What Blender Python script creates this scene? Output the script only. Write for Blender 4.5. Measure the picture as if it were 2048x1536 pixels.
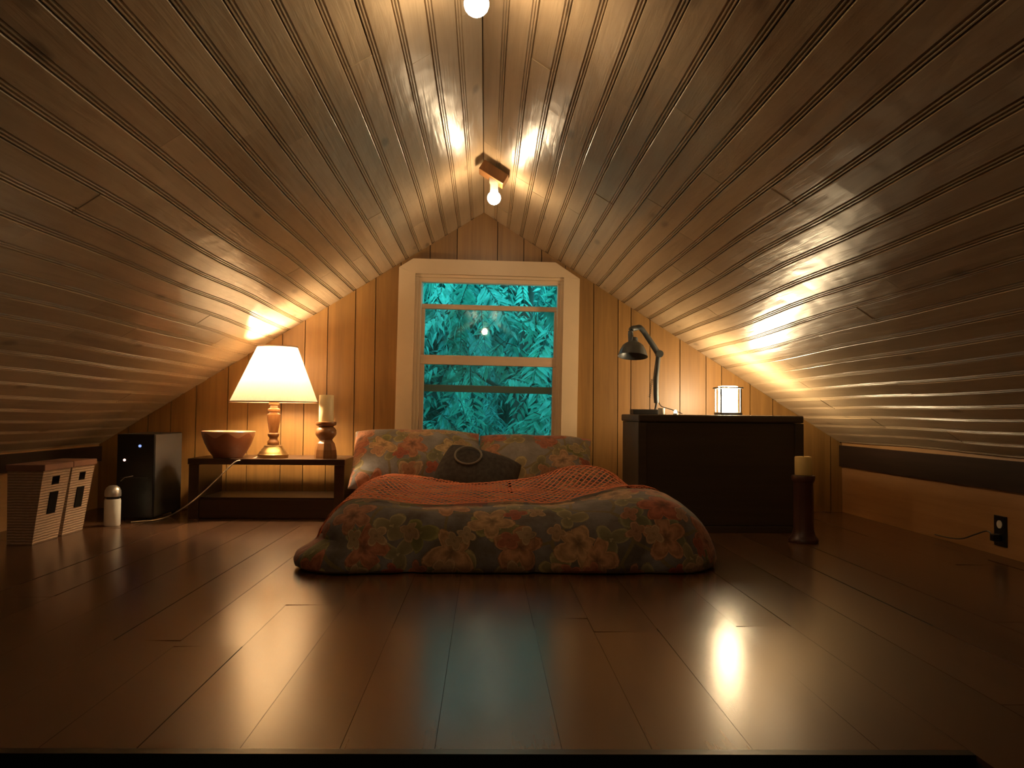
import bpy, math, random
from mathutils import Vector, Matrix
random.seed(7)
for o in list(bpy.data.objects):
    bpy.data.objects.remove(o, do_unlink=True)
scene = bpy.context.scene
C = scene.collection

# ------------------------------------------------------------------ camera
F = 1577.0            # focal length in pixels of the 2048x1536 frame
HC = 0.55             # eye height above the loft floor
VPX, VPY, ROLL = 971.0, 825.0, math.radians(0.6)
cy_ = Vector((VPX - 1024, -(VPY - 768), -F)).normalized()
cz_ = Vector((math.sin(ROLL), math.cos(ROLL), 0)); cz_ = (cz_ - cy_ * cz_.dot(cy_)).normalized()
cx_ = cy_.cross(cz_)
ROT = Matrix((cx_, cy_, cz_))             # camera space -> world space
cam = bpy.data.cameras.new('camera')
cam.sensor_width = 36.0
cam.lens = 36.0 * F / 2048
cam.clip_start = 0.02
camo = bpy.data.objects.new('camera', cam)
camo.matrix_world = Matrix.Translation((0, 0, HC)) @ ROT.to_4x4()
C.objects.link(camo)
scene.camera = camo

# ------------------------------------------------------------------ sky and exposure
world = bpy.data.worlds.new('dusk_sky'); scene.world = world
world.use_nodes = True
bg = world.node_tree.nodes['Background']
bg.inputs[0].default_value = (0.09, 0.56, 0.74, 1)
bg.inputs[1].default_value = 3.3
vs = scene.view_settings
vs.view_transform = 'Standard'; vs.look = 'None'; vs.gamma = 1.0; vs.use_curve_mapping = False
vs.exposure = 0.18
BULB_E, LAMP_E, LANTERN_E = 135.0, 680.0, 135.0
WARM = (1.0, 0.74, 0.44)

# ------------------------------------------------------------------ pixel helpers (directions only)
def ray(px, py):
    return ROT @ Vector((px - 1024, -(py - 768), -F))
def atY(px, py, Y):
    d = ray(px, py); return Vector((0, 0, HC)) + d * (Y / d.y)
def atZ(px, py, Z=0.0):
    d = ray(px, py); return Vector((0, 0, HC)) + d * ((Z - HC) / d.z)

# room dimensions
D = 4.475                       # gable wall
RID = atY(968, 430, D); XR, ZR = RID.x, RID.z
SL = 0.63                       # roof pitch
XL, XW = -2.15, 2.05            # knee walls
YB = -1.3                       # wall behind the camera
ZLOW = -2.3
def zc(x): return ZR - SL * abs(x - XR)

# ------------------------------------------------------------------ mesh builder
class MB:
    def __init__(s): s.v = []; s.f = []; s.uv = None; s.m = []
    def add(s, vs_, fs, mi=0):
        b = len(s.v); s.v += [tuple(p) for p in vs_]
        for f in fs: s.f.append(tuple(b + i for i in f)); s.m.append(mi)
    def box(s, a, b, mi=0):
        x0, y0, z0 = a; x1, y1, z1 = b
        s.add([(x0,y0,z0),(x1,y0,z0),(x1,y1,z0),(x0,y1,z0),(x0,y0,z1),(x1,y0,z1),(x1,y1,z1),(x0,y1,z1)],
              [(0,3,2,1),(4,5,6,7),(0,1,5,4),(1,2,6,5),(2,3,7,6),(3,0,4,7)], mi)
        return s
    def bbox(s, a, b, r=0.004, mi=0):      # box with all edges bevelled
        import bmesh
        bm = bmesh.new()
        t = MB().box(a, b)
        vv = [bm.verts.new(p) for p in t.v]
        for f in t.f: bm.faces.new([vv[i] for i in f])
        bmesh.ops.bevel(bm, geom=list(bm.edges), offset=r, segments=2, affect='EDGES', profile=0.6)
        bm.verts.index_update()
        s.add([p.co[:] for p in bm.verts], [[q.index for q in f.verts] for f in bm.faces], mi)
        bm.free(); return s
    def lathe(s, prof, n=28, c=(0,0,0), mi=0, close=True):
        b = []
        for r, z in prof:
            for k in range(n):
                a = 2*math.pi*k/n
                b.append((c[0]+r*math.cos(a), c[1]+r*math.sin(a), c[2]+z))
        f = []
        for i in range(len(prof)-1):
            for k in range(n):
                k2 = (k+1) % n
                f.append((i*n+k, i*n+k2, (i+1)*n+k2, (i+1)*n+k))
        if close:
            f.append(tuple(reversed(range(n))))
            f.append(tuple((len(prof)-1)*n+k for k in range(n)))
        s.add(b, f, mi); return s
    def tube(s, pts, r, n=8, mi=0):
        pts = [Vector(p) for p in pts]
        rs = r if isinstance(r, (list, tuple)) else [r]*len(pts)
        b = []; up = Vector((0.13, 0.27, 0.95)).normalized()
        for i, p in enumerate(pts):
            t = (pts[min(i+1, len(pts)-1)] - pts[max(i-1, 0)]).normalized()
            u = t.cross(up)
            if u.length < 0.1: u = t.cross(Vector((1, 0, 0)))
            u.normalize(); w = u.cross(t)
            for k in range(n):
                a = 2*math.pi*k/n
                b.append(p + (u*math.cos(a) + w*math.sin(a))*rs[i])
        f = []
        for i in range(len(pts)-1):
            for k in range(n):
                k2 = (k+1) % n
                f.append((i*n+k, (i+1)*n+k, (i+1)*n+k2, i*n+k2))
        f.append(tuple(range(n))); f.append(tuple(reversed([(len(pts)-1)*n+k for k in range(n)])))
        s.add(b, f, mi); return s
    def prism_y(s, poly, y0, y1, mi=0):    # polygon in (x, z), extruded along y
        n = len(poly)
        s.add([(x, y0, z) for x, z in poly] + [(x, y1, z) for x, z in poly],
              [tuple(range(n)), tuple(reversed(range(n, 2*n)))] +
              [(i, i+n, (i+1) % n + n, (i+1) % n) for i in range(n)], mi)
        return s
    def build(s, name, mats, parent=None, smooth=False, origin=None, uv=None):
        me = bpy.data.meshes.new(name)
        if origin is None:
            if parent is not None: origin = Vector((0, 0, 0))
            else:
                xs = [p[0] for p in s.v]; ys = [p[1] for p in s.v]; zs = [p[2] for p in s.v]
                origin = Vector(((min(xs)+max(xs))/2, (min(ys)+max(ys))/2, min(zs)))
        origin = Vector(origin)
        me.from_pydata([tuple(Vector(p) - origin) for p in s.v], [], s.f)
        if not isinstance(mats, (list, tuple)): mats = [mats]
        for m in mats: me.materials.append(m)
        if len(mats) > 1: me.polygons.foreach_set('material_index', s.m)
        if smooth: me.polygons.foreach_set('use_smooth', [True]*len(me.polygons))
        if uv is not None:
            L = me.uv_layers.new(name='UVMap')
            for lp in me.loops: L.data[lp.index].uv = uv[lp.vertex_index]
        import bmesh
        bm = bmesh.new(); bm.from_mesh(me); bmesh.ops.recalc_face_normals(bm, faces=bm.faces); bm.to_mesh(me); bm.free()
        if smooth:
            try: me.set_sharp_from_angle(angle=math.radians(48))
            except Exception: pass
        me.update()
        o = bpy.data.objects.new(name, me); C.objects.link(o)
        o.location = origin
        if parent is not None: o.parent = parent
        return o

def tag(o, label, cat=None, group=None, kind=None):
    if label: o['label'] = label
    if cat: o['category'] = cat
    if group: o['group'] = group
    if kind: o['kind'] = kind
    return o
def empty(name, loc=(0,0,0), rot=(0,0,0)):
    o = bpy.data.objects.new(name, None); o.empty_display_size = 0.05
    o.location = loc; o.rotation_euler = rot; C.objects.link(o); return o

# ------------------------------------------------------------------ materials
class NT:
    def __init__(s, name):
        s.mat = bpy.data.materials.new(name); s.mat.use_nodes = True
        s.t = s.mat.node_tree; s.t.nodes.clear()
        s.out = s.t.nodes.new('ShaderNodeOutputMaterial')
    def n(s, typ, ins=None, **kw):
        nd = s.t.nodes.new(typ)
        for k, v in kw.items(): setattr(nd, k, v)
        for k, v in (ins or {}).items():
            if isinstance(v, bpy.types.NodeSocket): s.t.links.new(v, nd.inputs[k])
            else: nd.inputs[k].default_value = v
        return nd
    def m(s, op, a, b=0.0, c=None):
        nd = s.n('ShaderNodeMath', {0: a, 1: b}, operation=op)
        if c is not None:
            if isinstance(c, bpy.types.NodeSocket): s.t.links.new(c, nd.inputs[2])
            else: nd.inputs[2].default_value = c
        return nd.outputs[0]
    def mix(s, f, a, b, mode='MIX'):
        nd = s.n('ShaderNodeMix', data_type='RGBA', blend_type=mode)
        for i, v in ((0, f), (6, a), (7, b)):
            if isinstance(v, bpy.types.NodeSocket): s.t.links.new(v, nd.inputs[i])
            else: nd.inputs[i].default_value = (*v, 1) if isinstance(v, tuple) and len(v) == 3 else v
        return nd.outputs[2]
    def ramp(s, f, stops):
        nd = s.n('ShaderNodeValToRGB', {0: f}); e = nd.color_ramp.elements
        while len(e) < len(stops): e.new(0.5)
        for el, (p, c) in zip(e, stops):
            el.position = p; el.color = (c, c, c, 1) if not isinstance(c, tuple) else (*c, 1)
        return nd.outputs[0]
    def pos(s, scale=(1,1,1), loc=(0,0,0)):
        g = s.n('ShaderNodeNewGeometry')
        return s.n('ShaderNodeMapping', {0: g.outputs['Position'], 1: loc, 3: scale}).outputs[0]
    def noise(s, vec, scale=5, detail=3, rough=0.55, dist=0.0):
        return s.n('ShaderNodeTexNoise', {'Vector': vec, 'Scale': scale, 'Detail': detail, 'Roughness': rough, 'Distortion': dist}).outputs[0]
    def bsdf(s, color, rough=0.5, bump=None, bstr=0.2, bdist=0.01, spec=0.5, metal=0.0, **kw):
        p = s.n('ShaderNodeBsdfPrincipled')
        for k, v in (('Base Color', color), ('Roughness', rough), ('Specular IOR Level', spec), ('Metallic', metal)) + tuple(kw.items()):
            if isinstance(v, bpy.types.NodeSocket): s.t.links.new(v, p.inputs[k])
            else: p.inputs[k].default_value = (*v, 1) if isinstance(v, tuple) and len(v) == 3 and 'Color' in k else v
        if bump is not None:
            b = s.n('ShaderNodeBump', {'Height': bump, 'Strength': bstr, 'Distance': bdist})
            s.t.links.new(b.outputs[0], p.inputs['Normal'])
        s.t.links.new(p.outputs[0], s.out.inputs[0]); return s.mat

def rnd(t): return t.n('ShaderNodeObjectInfo').outputs['Random']
def plain(name, col, rough=0.5, var=0.15, scale=30, spec=0.5, metal=0.0, bstr=0.1):
    t = NT(name); nz = t.noise(t.pos(), scale, 3)
    c = t.mix(t.m('MULTIPLY', nz, 1.0), tuple(x*(1-var) for x in col), tuple(min(1, x*(1+var)) for x in col))
    return t.bsdf(c, rough, nz, bstr, 0.002, spec, metal)
def wood(name, c1, c2, axis='y', rough=0.45, grain=60, rvar=0.25, bstr=0.15, spec=0.5, waves=0.0, knots=0.0):
    t = NT(name); k = 0.045
    sc = {'x': (k, 1, 1), 'y': (1, k, 1), 'z': (1, 1, k)}[axis]
    r = rnd(t)
    off = t.n('ShaderNodeCombineXYZ', {0: t.m('MULTIPLY', r, 7.0), 1: t.m('MULTIPLY', r, 13.0), 2: t.m('MULTIPLY', r, 3.0)}).outputs[0]
    v = t.n('ShaderNodeVectorMath', {0: t.pos(sc), 1: off}, operation='ADD').outputs[0]
    g = t.noise(v, grain, 4, 0.6, 0.6); g2 = t.noise(v, grain*0.25, 3, 0.5, 0.3)
    f = t.m('ADD', t.m('MULTIPLY', g, 0.55), t.m('MULTIPLY', g2, 0.45))
    c = t.mix(t.ramp(f, [(0.28, 0.0), (0.72, 1.0)]), c1, c2)
    if knots:
        sk = {'x': (0.35, 1, 1), 'y': (1, 0.35, 1), 'z': (1, 1, 0.35)}[axis]
        vk = t.n('ShaderNodeTexVoronoi', {'Vector': t.n('ShaderNodeVectorMath', {0: t.pos(sk), 1: off}, operation='ADD').outputs[0], 'Scale': 7.0}, feature='F1').outputs[0]
        km = t.ramp(vk, [(0.05, 1.0), (0.13, 0.0)])
        c = t.mix(t.m('MULTIPLY', km, knots), c, tuple(x*0.3 for x in c1))
    tone = t.m('ADD', 1 - rvar/2, t.m('MULTIPLY', r, rvar))
    tc = t.n('ShaderNodeCombineXYZ', {0: tone, 1: tone, 2: tone}).outputs[0]
    c = t.mix(1.0, c, tc, 'MULTIPLY')
    h = f
    if waves:
        w = t.noise(t.pos((1, 0.5, 1)), 9, 2, 0.5)
        h = t.m('ADD', t.m('MULTIPLY', f, 0.25), t.m('MULTIPLY', w, waves))
    return t.bsdf(c, rough, h, bstr, 0.004 if not waves else 0.02, spec)
def emit(name, col, strength):
    t = NT(name)
    e = t.n('ShaderNodeEmission', {0: (*col, 1), 1: strength}); t.t.links.new(e.outputs[0], t.out.inputs[0]); return t.mat

M = {}
M['ceil'] = wood('whitewashed_beadboard', (0.37, 0.262, 0.155), (0.53, 0.405, 0.26), 'y', 0.33, 45, 0.22, 0.5, 0.5, waves=0.5, knots=0.55)
M['deck'] = plain('roof_deck', (0.10, 0.06, 0.03), 0.8)
M['panel'] = wood('gable_panelling', (0.165, 0.079, 0.020), (0.285, 0.147, 0.040), 'z', 0.42, 55, 0.2, 0.1)
M['groove'] = plain('panel_groove', (0.03, 0.014, 0.006), 0.8)
M['knee'] = wood('knee_panel', (0.30, 0.15, 0.055), (0.42, 0.235, 0.095), 'y', 0.5, 40, 0.1, 0.1)
M['darkband'] = wood('dark_band', (0.018, 0.009, 0.005), (0.035, 0.017, 0.009), 'y', 0.8, 60, spec=0.2)
M['floor'] = wood('laminate_planks', (0.060, 0.027, 0.013), (0.135, 0.066, 0.032), 'y', 0.225, 38, 0.4, 0.0, 0.9)
M['casing'] = plain('cream_painted_wood', (0.62, 0.47, 0.30), 0.45, 0.06, 12)
M['sash'] = plain('sash_paint', (0.55, 0.41, 0.27), 0.5, 0.06, 14)
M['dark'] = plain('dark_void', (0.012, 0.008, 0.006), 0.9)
M['table'] = wood('dark_stained_wood', (0.018, 0.008, 0.005), (0.05, 0.022, 0.012), 'x', 0.3, 50, 0.15, 0.08)
M['chest'] = wood('old_chest_wood', (0.028, 0.018, 0.010), (0.055, 0.034, 0.018), 'x', 0.55, 30, 0.15, 0.15)
M['turned'] = wood('turned_walnut', (0.15, 0.062, 0.02), (0.28, 0.13, 0.045), 'z', 0.3, 60, 0.1, 0.08)
M['brass'] = plain('aged_brass', (0.50, 0.36, 0.16), 0.3, 0.1, 40, 0.5, 0.9)
M['wax'] = plain('cream_wax', (0.80, 0.64, 0.34), 0.45, 0.06, 20)
M['wax2'] = plain('yellow_wax', (0.78, 0.58, 0.22), 0.5, 0.06, 20)
M['iron'] = plain('black_iron', (0.02, 0.018, 0.016), 0.45, 0.2, 60)
M['lampgrey'] = plain('dark_grey_enamel', (0.055, 0.062, 0.065), 0.35, 0.15, 40)
M['black'] = plain('black_plastic', (0.008, 0.008, 0.009), 0.3, 0.2, 40)
M['sidegrey'] = plain('brushed_side_panel', (0.045, 0.042, 0.04), 0.45, 0.2, 60)
M['white'] = plain('white_plastic', (0.72, 0.70, 0.62), 0.3, 0.05, 30)
M['wicker'] = None
M['silver'] = plain('dull_silver', (0.6, 0.58, 0.54), 0.3, 0.1, 40, 0.5, 0.8)
M['cordw'] = plain('pale_cord', (0.62, 0.52, 0.40), 0.5)
M['bulb'] = emit('lit_bulb', (1.0, 0.73, 0.43), BULB_E)
M['lampbulb'] = emit('lit_lamp_bulb', WARM, LAMP_E)
M['lantern'] = emit('lit_frosted_glass', (1.0, 0.74, 0.42), LANTERN_E)
M['tealight'] = emit('lit_tealight', (1.0, 0.75, 0.45), 3.0)
M['led_blue'] = emit('blue_led', (0.35, 0.5, 1.0), 0.9)
M['led_red'] = emit('red_led', (1.0, 0.55, 0.45), 3.0)

# woven basket
t = NT('pale_woven_fibre')
v = t.pos((1, 1, 1))
w1 = t.n('ShaderNodeTexWave', {'Vector': v, 'Scale': 28.0, 'Distortion': 1.5, 'Detail': 2.0}, wave_type='BANDS', bands_direction='Z').outputs[1]
nz = t.noise(v, 70, 3)
M['wicker'] = t.bsdf(t.mix(t.m('MULTIPLY', w1, nz), (0.36, 0.24, 0.15), (0.66, 0.50, 0.36)), 0.75, w1, 0.5, 0.004)

# lamp shade: thin fabric that lets the bulb shine through
t = NT('cream_fabric_shade')
nz = t.noise(t.n('ShaderNodeMapping', {0: t.n('ShaderNodeTexCoord').outputs['Object'], 3: (1, 1, 0.05)}).outputs[0], 160, 3)
col = t.mix(nz, (0.62, 0.50, 0.37), (0.74, 0.63, 0.49))
d_ = t.n('ShaderNodeBsdfDiffuse', {0: col}); tr = t.n('ShaderNodeBsdfTranslucent', {0: col})
mx = t.n('ShaderNodeMixShader', {0: 0.175, 1: d_.outputs[0], 2: tr.outputs[0]}); t.t.links.new(mx.outputs[0], t.out.inputs[0])
M['shade'] = t.mat

# window glass
t = NT('window_glass')
fr = t.n('ShaderNodeFresnel', {0: 1.5})
tp = t.n('ShaderNodeBsdfTransparent', {0: (0.86, 0.93, 0.92, 1)}); gl = t.n('ShaderNodeBsdfGlossy', {0: (1, 1, 1, 1), 1: 0.02})
mx = t.n('ShaderNodeMixShader', {0: t.m('MULTIPLY', fr.outputs[0], 1.7), 1: tp.outputs[0], 2: gl.outputs[0]}); t.t.links.new(mx.outputs[0], t.out.inputs[0])
M['glass'] = t.mat

# leaves
def leafmat(name, c1, c2):
    t = NT(name)
    nz = t.ramp(t.noise(t.pos(), 11, 2), [(0.36, 0.0), (0.64, 1.0)])
    r = rnd(t)
    col = t.mix(t.m('MULTIPLY_ADD', r, 0.55, t.m('MULTIPLY', nz, 0.45)), c1, c2)
    d_ = t.n('ShaderNodeBsdfPrincipled', {'Base Color': col, 'Roughness': 0.35}); tr = t.n('ShaderNodeBsdfTranslucent', {0: col})
    mx = t.n('ShaderNodeMixShader', {0: 0.15, 1: d_.outputs[0], 2: tr.outputs[0]}); t.t.links.new(mx.outputs[0], t.out.inputs[0])
    return t.mat
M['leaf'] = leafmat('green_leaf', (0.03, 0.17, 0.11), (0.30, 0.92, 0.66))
M['leafback'] = leafmat('shade_toned_leaf', (0.015, 0.10, 0.07), (0.08, 0.36, 0.26))  # darker copy of the leaf tones, puts deep-foliage shade into the colour
M['bark'] = plain('bark', (0.09, 0.075, 0.05), 0.8)

# floral cloth
def floral(name, scale, bgc, seed=0.0):
    t = NT(name)
    uv = t.n('ShaderNodeTexCoord').outputs['UV']
    base = t.n('ShaderNodeMapping', {0: uv, 1: (seed, seed*0.7, 0), 3: (scale, scale, scale)}).outputs[0]
    wob = t.n('ShaderNodeTexNoise', {'Vector': base, 'Scale': 1.2, 'Detail': 1.0}).outputs[1]
    base = t.n('ShaderNodeVectorMath', {0: base, 1: t.n('ShaderNodeVectorMath', {0: wob, 1: (0.35, 0.35, 0.35)}, operation='MULTIPLY').outputs[0]}, operation='ADD').outputs[0]
    nz = t.noise(base, 1.6, 3)
    fine = t.noise(base, 14, 4)
    col = t.mix(t.ramp(nz, [(0.35, 0.0), (0.65, 1.0)]), bgc[0], bgc[1])
    def layer(col, sc, off, petals, r0, amp, stops, cols, thr):
        v = t.n('ShaderNodeMapping', {0: base, 1: off, 3: (sc, sc, sc)}).outputs[0]
        vo = t.n('ShaderNodeTexVoronoi', {'Vector': v, 'Scale': 1.0, 'Randomness': 0.75}, voronoi_dimensions='2D')
        loc = t.n('ShaderNodeVectorMath', {0: v, 1: vo.outputs['Position']}, operation='SUBTRACT').outputs[0]
        sp = t.n('ShaderNodeSeparateXYZ', {0: loc}); rc = t.n('ShaderNodeSeparateColor', {0: vo.outputs['Color']})
        ang = t.m('ARCTAN2', sp.outputs[1], sp.outputs[0])
        r = t.m('SQRT', t.m('ADD', t.m('POWER', t.m('ABSOLUTE', sp.outputs[0]), 2.0), t.m('POWER', t.m('ABSOLUTE', sp.outputs[1]), 2.0)))
        ph = t.m('MULTIPLY_ADD', rc.outputs[0], 6.3, t.m('MULTIPLY', ang, float(petals)))
        rad = t.m('MULTIPLY_ADD', t.m('ABSOLUTE', t.m('COSINE', t.m('MULTIPLY', ph, 0.5))), amp*2, r0-amp)
        rr = t.m('DIVIDE', r, rad)
        mask = t.m('MULTIPLY', t.m('LESS_THAN', rr, 1.0), t.m('GREATER_THAN', rc.outputs[1], thr))
        shade = t.ramp(t.m('ADD', rr, t.m('MULTIPLY', t.m('SUBTRACT', fine, 0.5), 0.35)), stops)
        tint = t.ramp(rc.outputs[2], cols)
        return t.mix(t.m('MULTIPLY', mask, 0.92), col, t.mix(1.0, tint, shade, 'MULTIPLY'))
    # stems, leaves, then two sizes of blossom
    st = t.n('ShaderNodeTexVoronoi', {'Vector': base, 'Scale': 0.8}, feature='DISTANCE_TO_EDGE', voronoi_dimensions='2D').outputs[0]
    col = t.mix(t.m('MULTIPLY', t.m('LESS_THAN', st, 0.025), 0.8), col, (0.20, 0.15, 0.06))
    col = layer(col, 1.25, (3.1, 1.7, 0), 3, 0.30, 0.15, [(0.1, 0.9), (0.15, 0.45), (0.75, 0.6), (0.90, 1.0), (0.99, 0.6)], [(0.0, (0.30, 0.28, 0.09)), (0.5, (0.46, 0.37, 0.18)), (1.0, (0.22, 0.23, 0.12))], 0.05)
    col = layer(col, 1.0, (0.4, 5.2, 0), 5, 0.37, 0.12, [(0.0, 0.25), (0.25, 0.55), (0.45, 0.95), (0.80, 0.55), (0.93, 1.0), (0.99, 0.5)], [(0.0, (0.58, 0.40, 0.22)), (0.35, (0.48, 0.14, 0.07)), (0.6, (0.62, 0.45, 0.22)), (1.0, (0.56, 0.27, 0.13))], 0.12)
    col = layer(col, 1.7, (7.4, 2.2, 0), 4, 0.28, 0.09, [(0.0, 0.4), (0.3, 0.7), (0.75, 0.6), (0.9, 1.0), (0.99, 0.5)], [(0.0, (0.58, 0.44, 0.24)), (0.5, (0.48, 0.11, 0.06)), (1.0, (0.48, 0.38, 0.20))], 0.45)
    col = t.mix(t.m('MULTIPLY', fine, 0.30), col, (0.04, 0.03, 0.025))
    wr = t.noise(t.pos(), 16, 3)
    return t.bsdf(col, 0.85, wr, 0.35, 0.02, 0.2, **{'Sheen Weight': 0.15})
M['floral'] = floral('floral_print_cotton', 5.6, ((0.11, 0.09, 0.07), (0.20, 0.185, 0.175)))
M['floral2'] = floral('floral_print_sham', 5.6, ((0.17, 0.15, 0.135), (0.28, 0.27, 0.26)), 3.7)
t = NT('coral_crochet_yarn')
nz = t.noise(t.pos(), 180, 3)
M['yarn'] = t.bsdf(t.mix(nz, (0.60, 0.17, 0.075), (0.80, 0.29, 0.15)), 0.9, nz, 0.6, 0.004, 0.1)
M['cushion'] = plain('charcoal_velvet', (0.06, 0.053, 0.046), 0.9, 0.6, 45, 0.1)
M['ring'] = plain('pale_embroidery', (0.22, 0.20, 0.16), 0.9, 0.2, 120, 0.1)
M['label'] = plain('dark_label', (0.006, 0.004, 0.003), 0.95, spec=0.1)
# painted bowl
t = NT('glazed_painted_bowl')
v = t.n('ShaderNodeTexCoord').outputs['Object']
sp = t.n('ShaderNodeSeparateXYZ', {0: v})
ang = t.m('ARCTAN2', sp.outputs[1], sp.outputs[0])
band = t.m('GREATER_THAN', t.m('ADD', sp.outputs[2], t.m('MULTIPLY', t.m('COSINE', t.m('MULTIPLY', ang, 7.0)), 0.012)), 0.115)
nz = t.noise(v, 25, 3)
c = t.mix(nz, (0.16, 0.055, 0.026), (0.30, 0.12, 0.06))
M['bowl'] = t.bsdf(t.mix(band, c, (0.40, 0.22, 0.13)), 0.28, nz, 0.1, 0.002)

# ------------------------------------------------------------------ room shell
def warp(side, s, y):            # the old boards sag and wander a little
    return (0.008*math.sin(2.3*y + 3.1*s + side) + 0.006*math.sin(5.1*y - 4.0*s + 2*side)) * min(1.0, max(0.0, s)/0.35) * (1.0 if s < 1.2 else max(0.45, 1-(s-1.2)*.7))
# ceiling: dark deck behind, beadboard planks in front of it
cs = 1/math.sqrt(1+SL*SL); sn = SL*cs
b = MB()
for sd, xe in ((-1, XL-0.12), (1, XW+0.12)):
    t0 = 0.062
    p = [(XR, ZR+t0), (xe, zc(xe)+t0), (xe, zc(xe)+t0+0.03), (XR, ZR+t0+0.03)]
    b.prism_y(p, YB-0.1, D+0.14)
ceiling = b.build('ceiling', M['deck'], origin=(0, 0, 0)); tag(ceiling, 'steep gabled attic ceiling clad in whitewashed beadboard planks', kind='structure')
W = 0.0868
prof = [(0, -.006), (.0012, -.001), (.003, 0), (W-.0200, 0), (W-.0178, -.0040), (W-.0160, -.0040), (W-.0138, -.0004), (W-.0112, -.0004),
        (W-.0092, -.0040), (W-.0076, -.0040), (W-.0056, -.0004), (W-.0030, -.0004), (W-.0008, -.006)]
prof_b = [(W-.0008, -.014), (0, -.014)]
loop = prof + prof_b
for sd in (-1, 1):
    smax = ((XR - XL) if sd < 0 else (XW - XR)) / cs
    k = 0
    while k*W < smax - 0.02:
        s0 = k*W
        ys = [YB]
        y = YB + random.uniform(0.6, 2.4)
        while y < D - 0.3:
            ys.append(y); y += random.choice((1.2, 1.83, 2.44)) + random.uniform(-.1, .1)
        ys.append(D + 0.004)
        for a, e in zip(ys[:-1], ys[1:]):
            a2 = a + 0.0007; e2 = e - 0.0007
            ns = max(2, int((e2-a2)/0.22)); b = MB(); vv = []; jn = random.uniform(-.0012, .0012)
            for i in range(ns+1):
                yy = a2 + (e2-a2)*i/ns
                for (ss, nn) in loop:
                    s = min(s0+ss, smax) - 0.0082; n = nn - 0.012 + jn + warp(sd, s, yy)*min(1, max(0.0, (D-yy)/0.6))
                    vv.append((XR + sd*(s*cs - n*sn*1.0), yy, ZR - s*sn - n*cs))
            L = len(loop); ff = []
            for i in range(ns):
                for j in range(L):
                    ff.append((i*L+j, i*L+(j+1) % L, (i+1)*L+(j+1) % L, (i+1)*L+j))
            ff.append(tuple(range(L))); ff.append(tuple(reversed([ns*L+j for j in range(L)])))
            # into the room means below the deck: n is measured along the inward normal
            b.add(vv, ff); b.build('plank', M['ceil'], ceiling)
        k += 1

# gable wall with vertical grooved panelling
WXL, WXR = atY(838, 700, D).x, atY(1117, 700, D).x         # window opening
WZT, WZB = atY(976, 560, D).z, atY(976, 905, D).z
b = MB()
y0, y1 = D + 0.012, D + 0.13
EXT = 0.075
def wallpoly(xa, xb, za=None, zb=None):
    pts = [(xa, 0 if za is None else za), (xb, 0 if za is None else za)]
    top = []
    for x in (xb, XR, xa):
        if x == XR and not (xa < XR < xb): continue
        top.append((x, zc(x)+EXT if zb is None else zb))
    return pts + top
b.prism_y(wallpoly(XL-.1, WXL), y0, y1); b.prism_y(wallpoly(WXR, XW+.1), y0, y1)
b.prism_y(wallpoly(WXL, WXR, None, WZB), y0, y1); b.prism_y(wallpoly(WXL, WXR, WZT, None), y0, y1)
wall_back = b.build('wall_back', M['groove'], origin=(0, 0, 0)); tag(wall_back, 'gable end wall of honey-brown grooved wood panelling', kind='structure')
EXT = 0.02
gx = [XL] + [atY(p, 690, D).x for p in (262, 300, 345, 395, 458, 498, 565, 610, 655, 710, 750, 800, 858, 912, 993, 1046, 1082, 1130, 1187, 1236, 1262, 1300, 1360, 1412, 1443, 1500, 1545, 1600, 1660)] + [XW]
gx = sorted(gx)
for xa, xb in zip(gx[:-1], gx[1:]):
    a, e = xa + 0.0022, xb - 0.0022; b = MB()
    def piece(p, q, za=None, zb=None):
        if q - p > 0.004: b.prism_y([(x, z - (0.006 if i >= 2 and zb is None else 0)) for i, (x, z) in enumerate(wallpoly(p, q, za, zb))], D, D + 0.0115)
    if e <= WXL or a >= WXR: piece(a, e)
    else:
        piece(a, min(e, WXL)); piece(max(a, WXR), e)
        p, q = max(a, WXL), min(e, WXR)
        piece(p, q, None, WZB); piece(p, q, WZT, None)
    if b.v: b.build('panel', M['panel'], wall_back)

# knee walls (they run on down past the stair hatch), end wall behind the camera, lower floor
for nm, xi, xo, lab in (('wall_left', XL, XL-.08, 'low knee wall under the left roof slope'), ('wall_right', XW, XW+.08, 'low knee wall under the right roof slope')):
    b = MB().box((min(xi, xo), YB, ZLOW), (max(xi, xo), D+.13, zc(xi)+0.075))
    tag(b.build(nm, M['knee'], origin=(0, 0, 0)), lab, kind='structure')
zk = 0.262  # lower edge of the dark bands between knee panels and roof boards
b = MB().box((XW-.018, YB, zk), (XW, D, zc(XW)+.006)); tag(b.build('trim_1', M['darkband'], origin=(0,0,0)), 'dark strip along the top of the right knee wall', kind='structure')
b = MB().box((XL, YB, zk), (XL+.018, D, zc(XL)+.006)); tag(b.build('trim_2', M['darkband'], origin=(0,0,0)), 'dark strip along the top of the left knee wall', kind='structure')
b = MB().prism_y([(XL-.1, ZLOW), (XW+.1, ZLOW), (XW+.1, zc(XW+.1)+.05), (XR, ZR+.05), (XL-.1, zc(XL-.1)+.05)], YB-.1, YB)
tag(b.build('wall_front', M['panel'], origin=(0,0,0)), 'far gable wall at the other end of the attic', kind='structure')
b = MB().box((XL-.1, YB-.1, ZLOW-.05), (XW+.1, D+.1, ZLOW)); tag(b.build('floor_below', M['dark'], origin=(0,0,0)), 'dark floor of the storey below the stair hatch', kind='structure')

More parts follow.
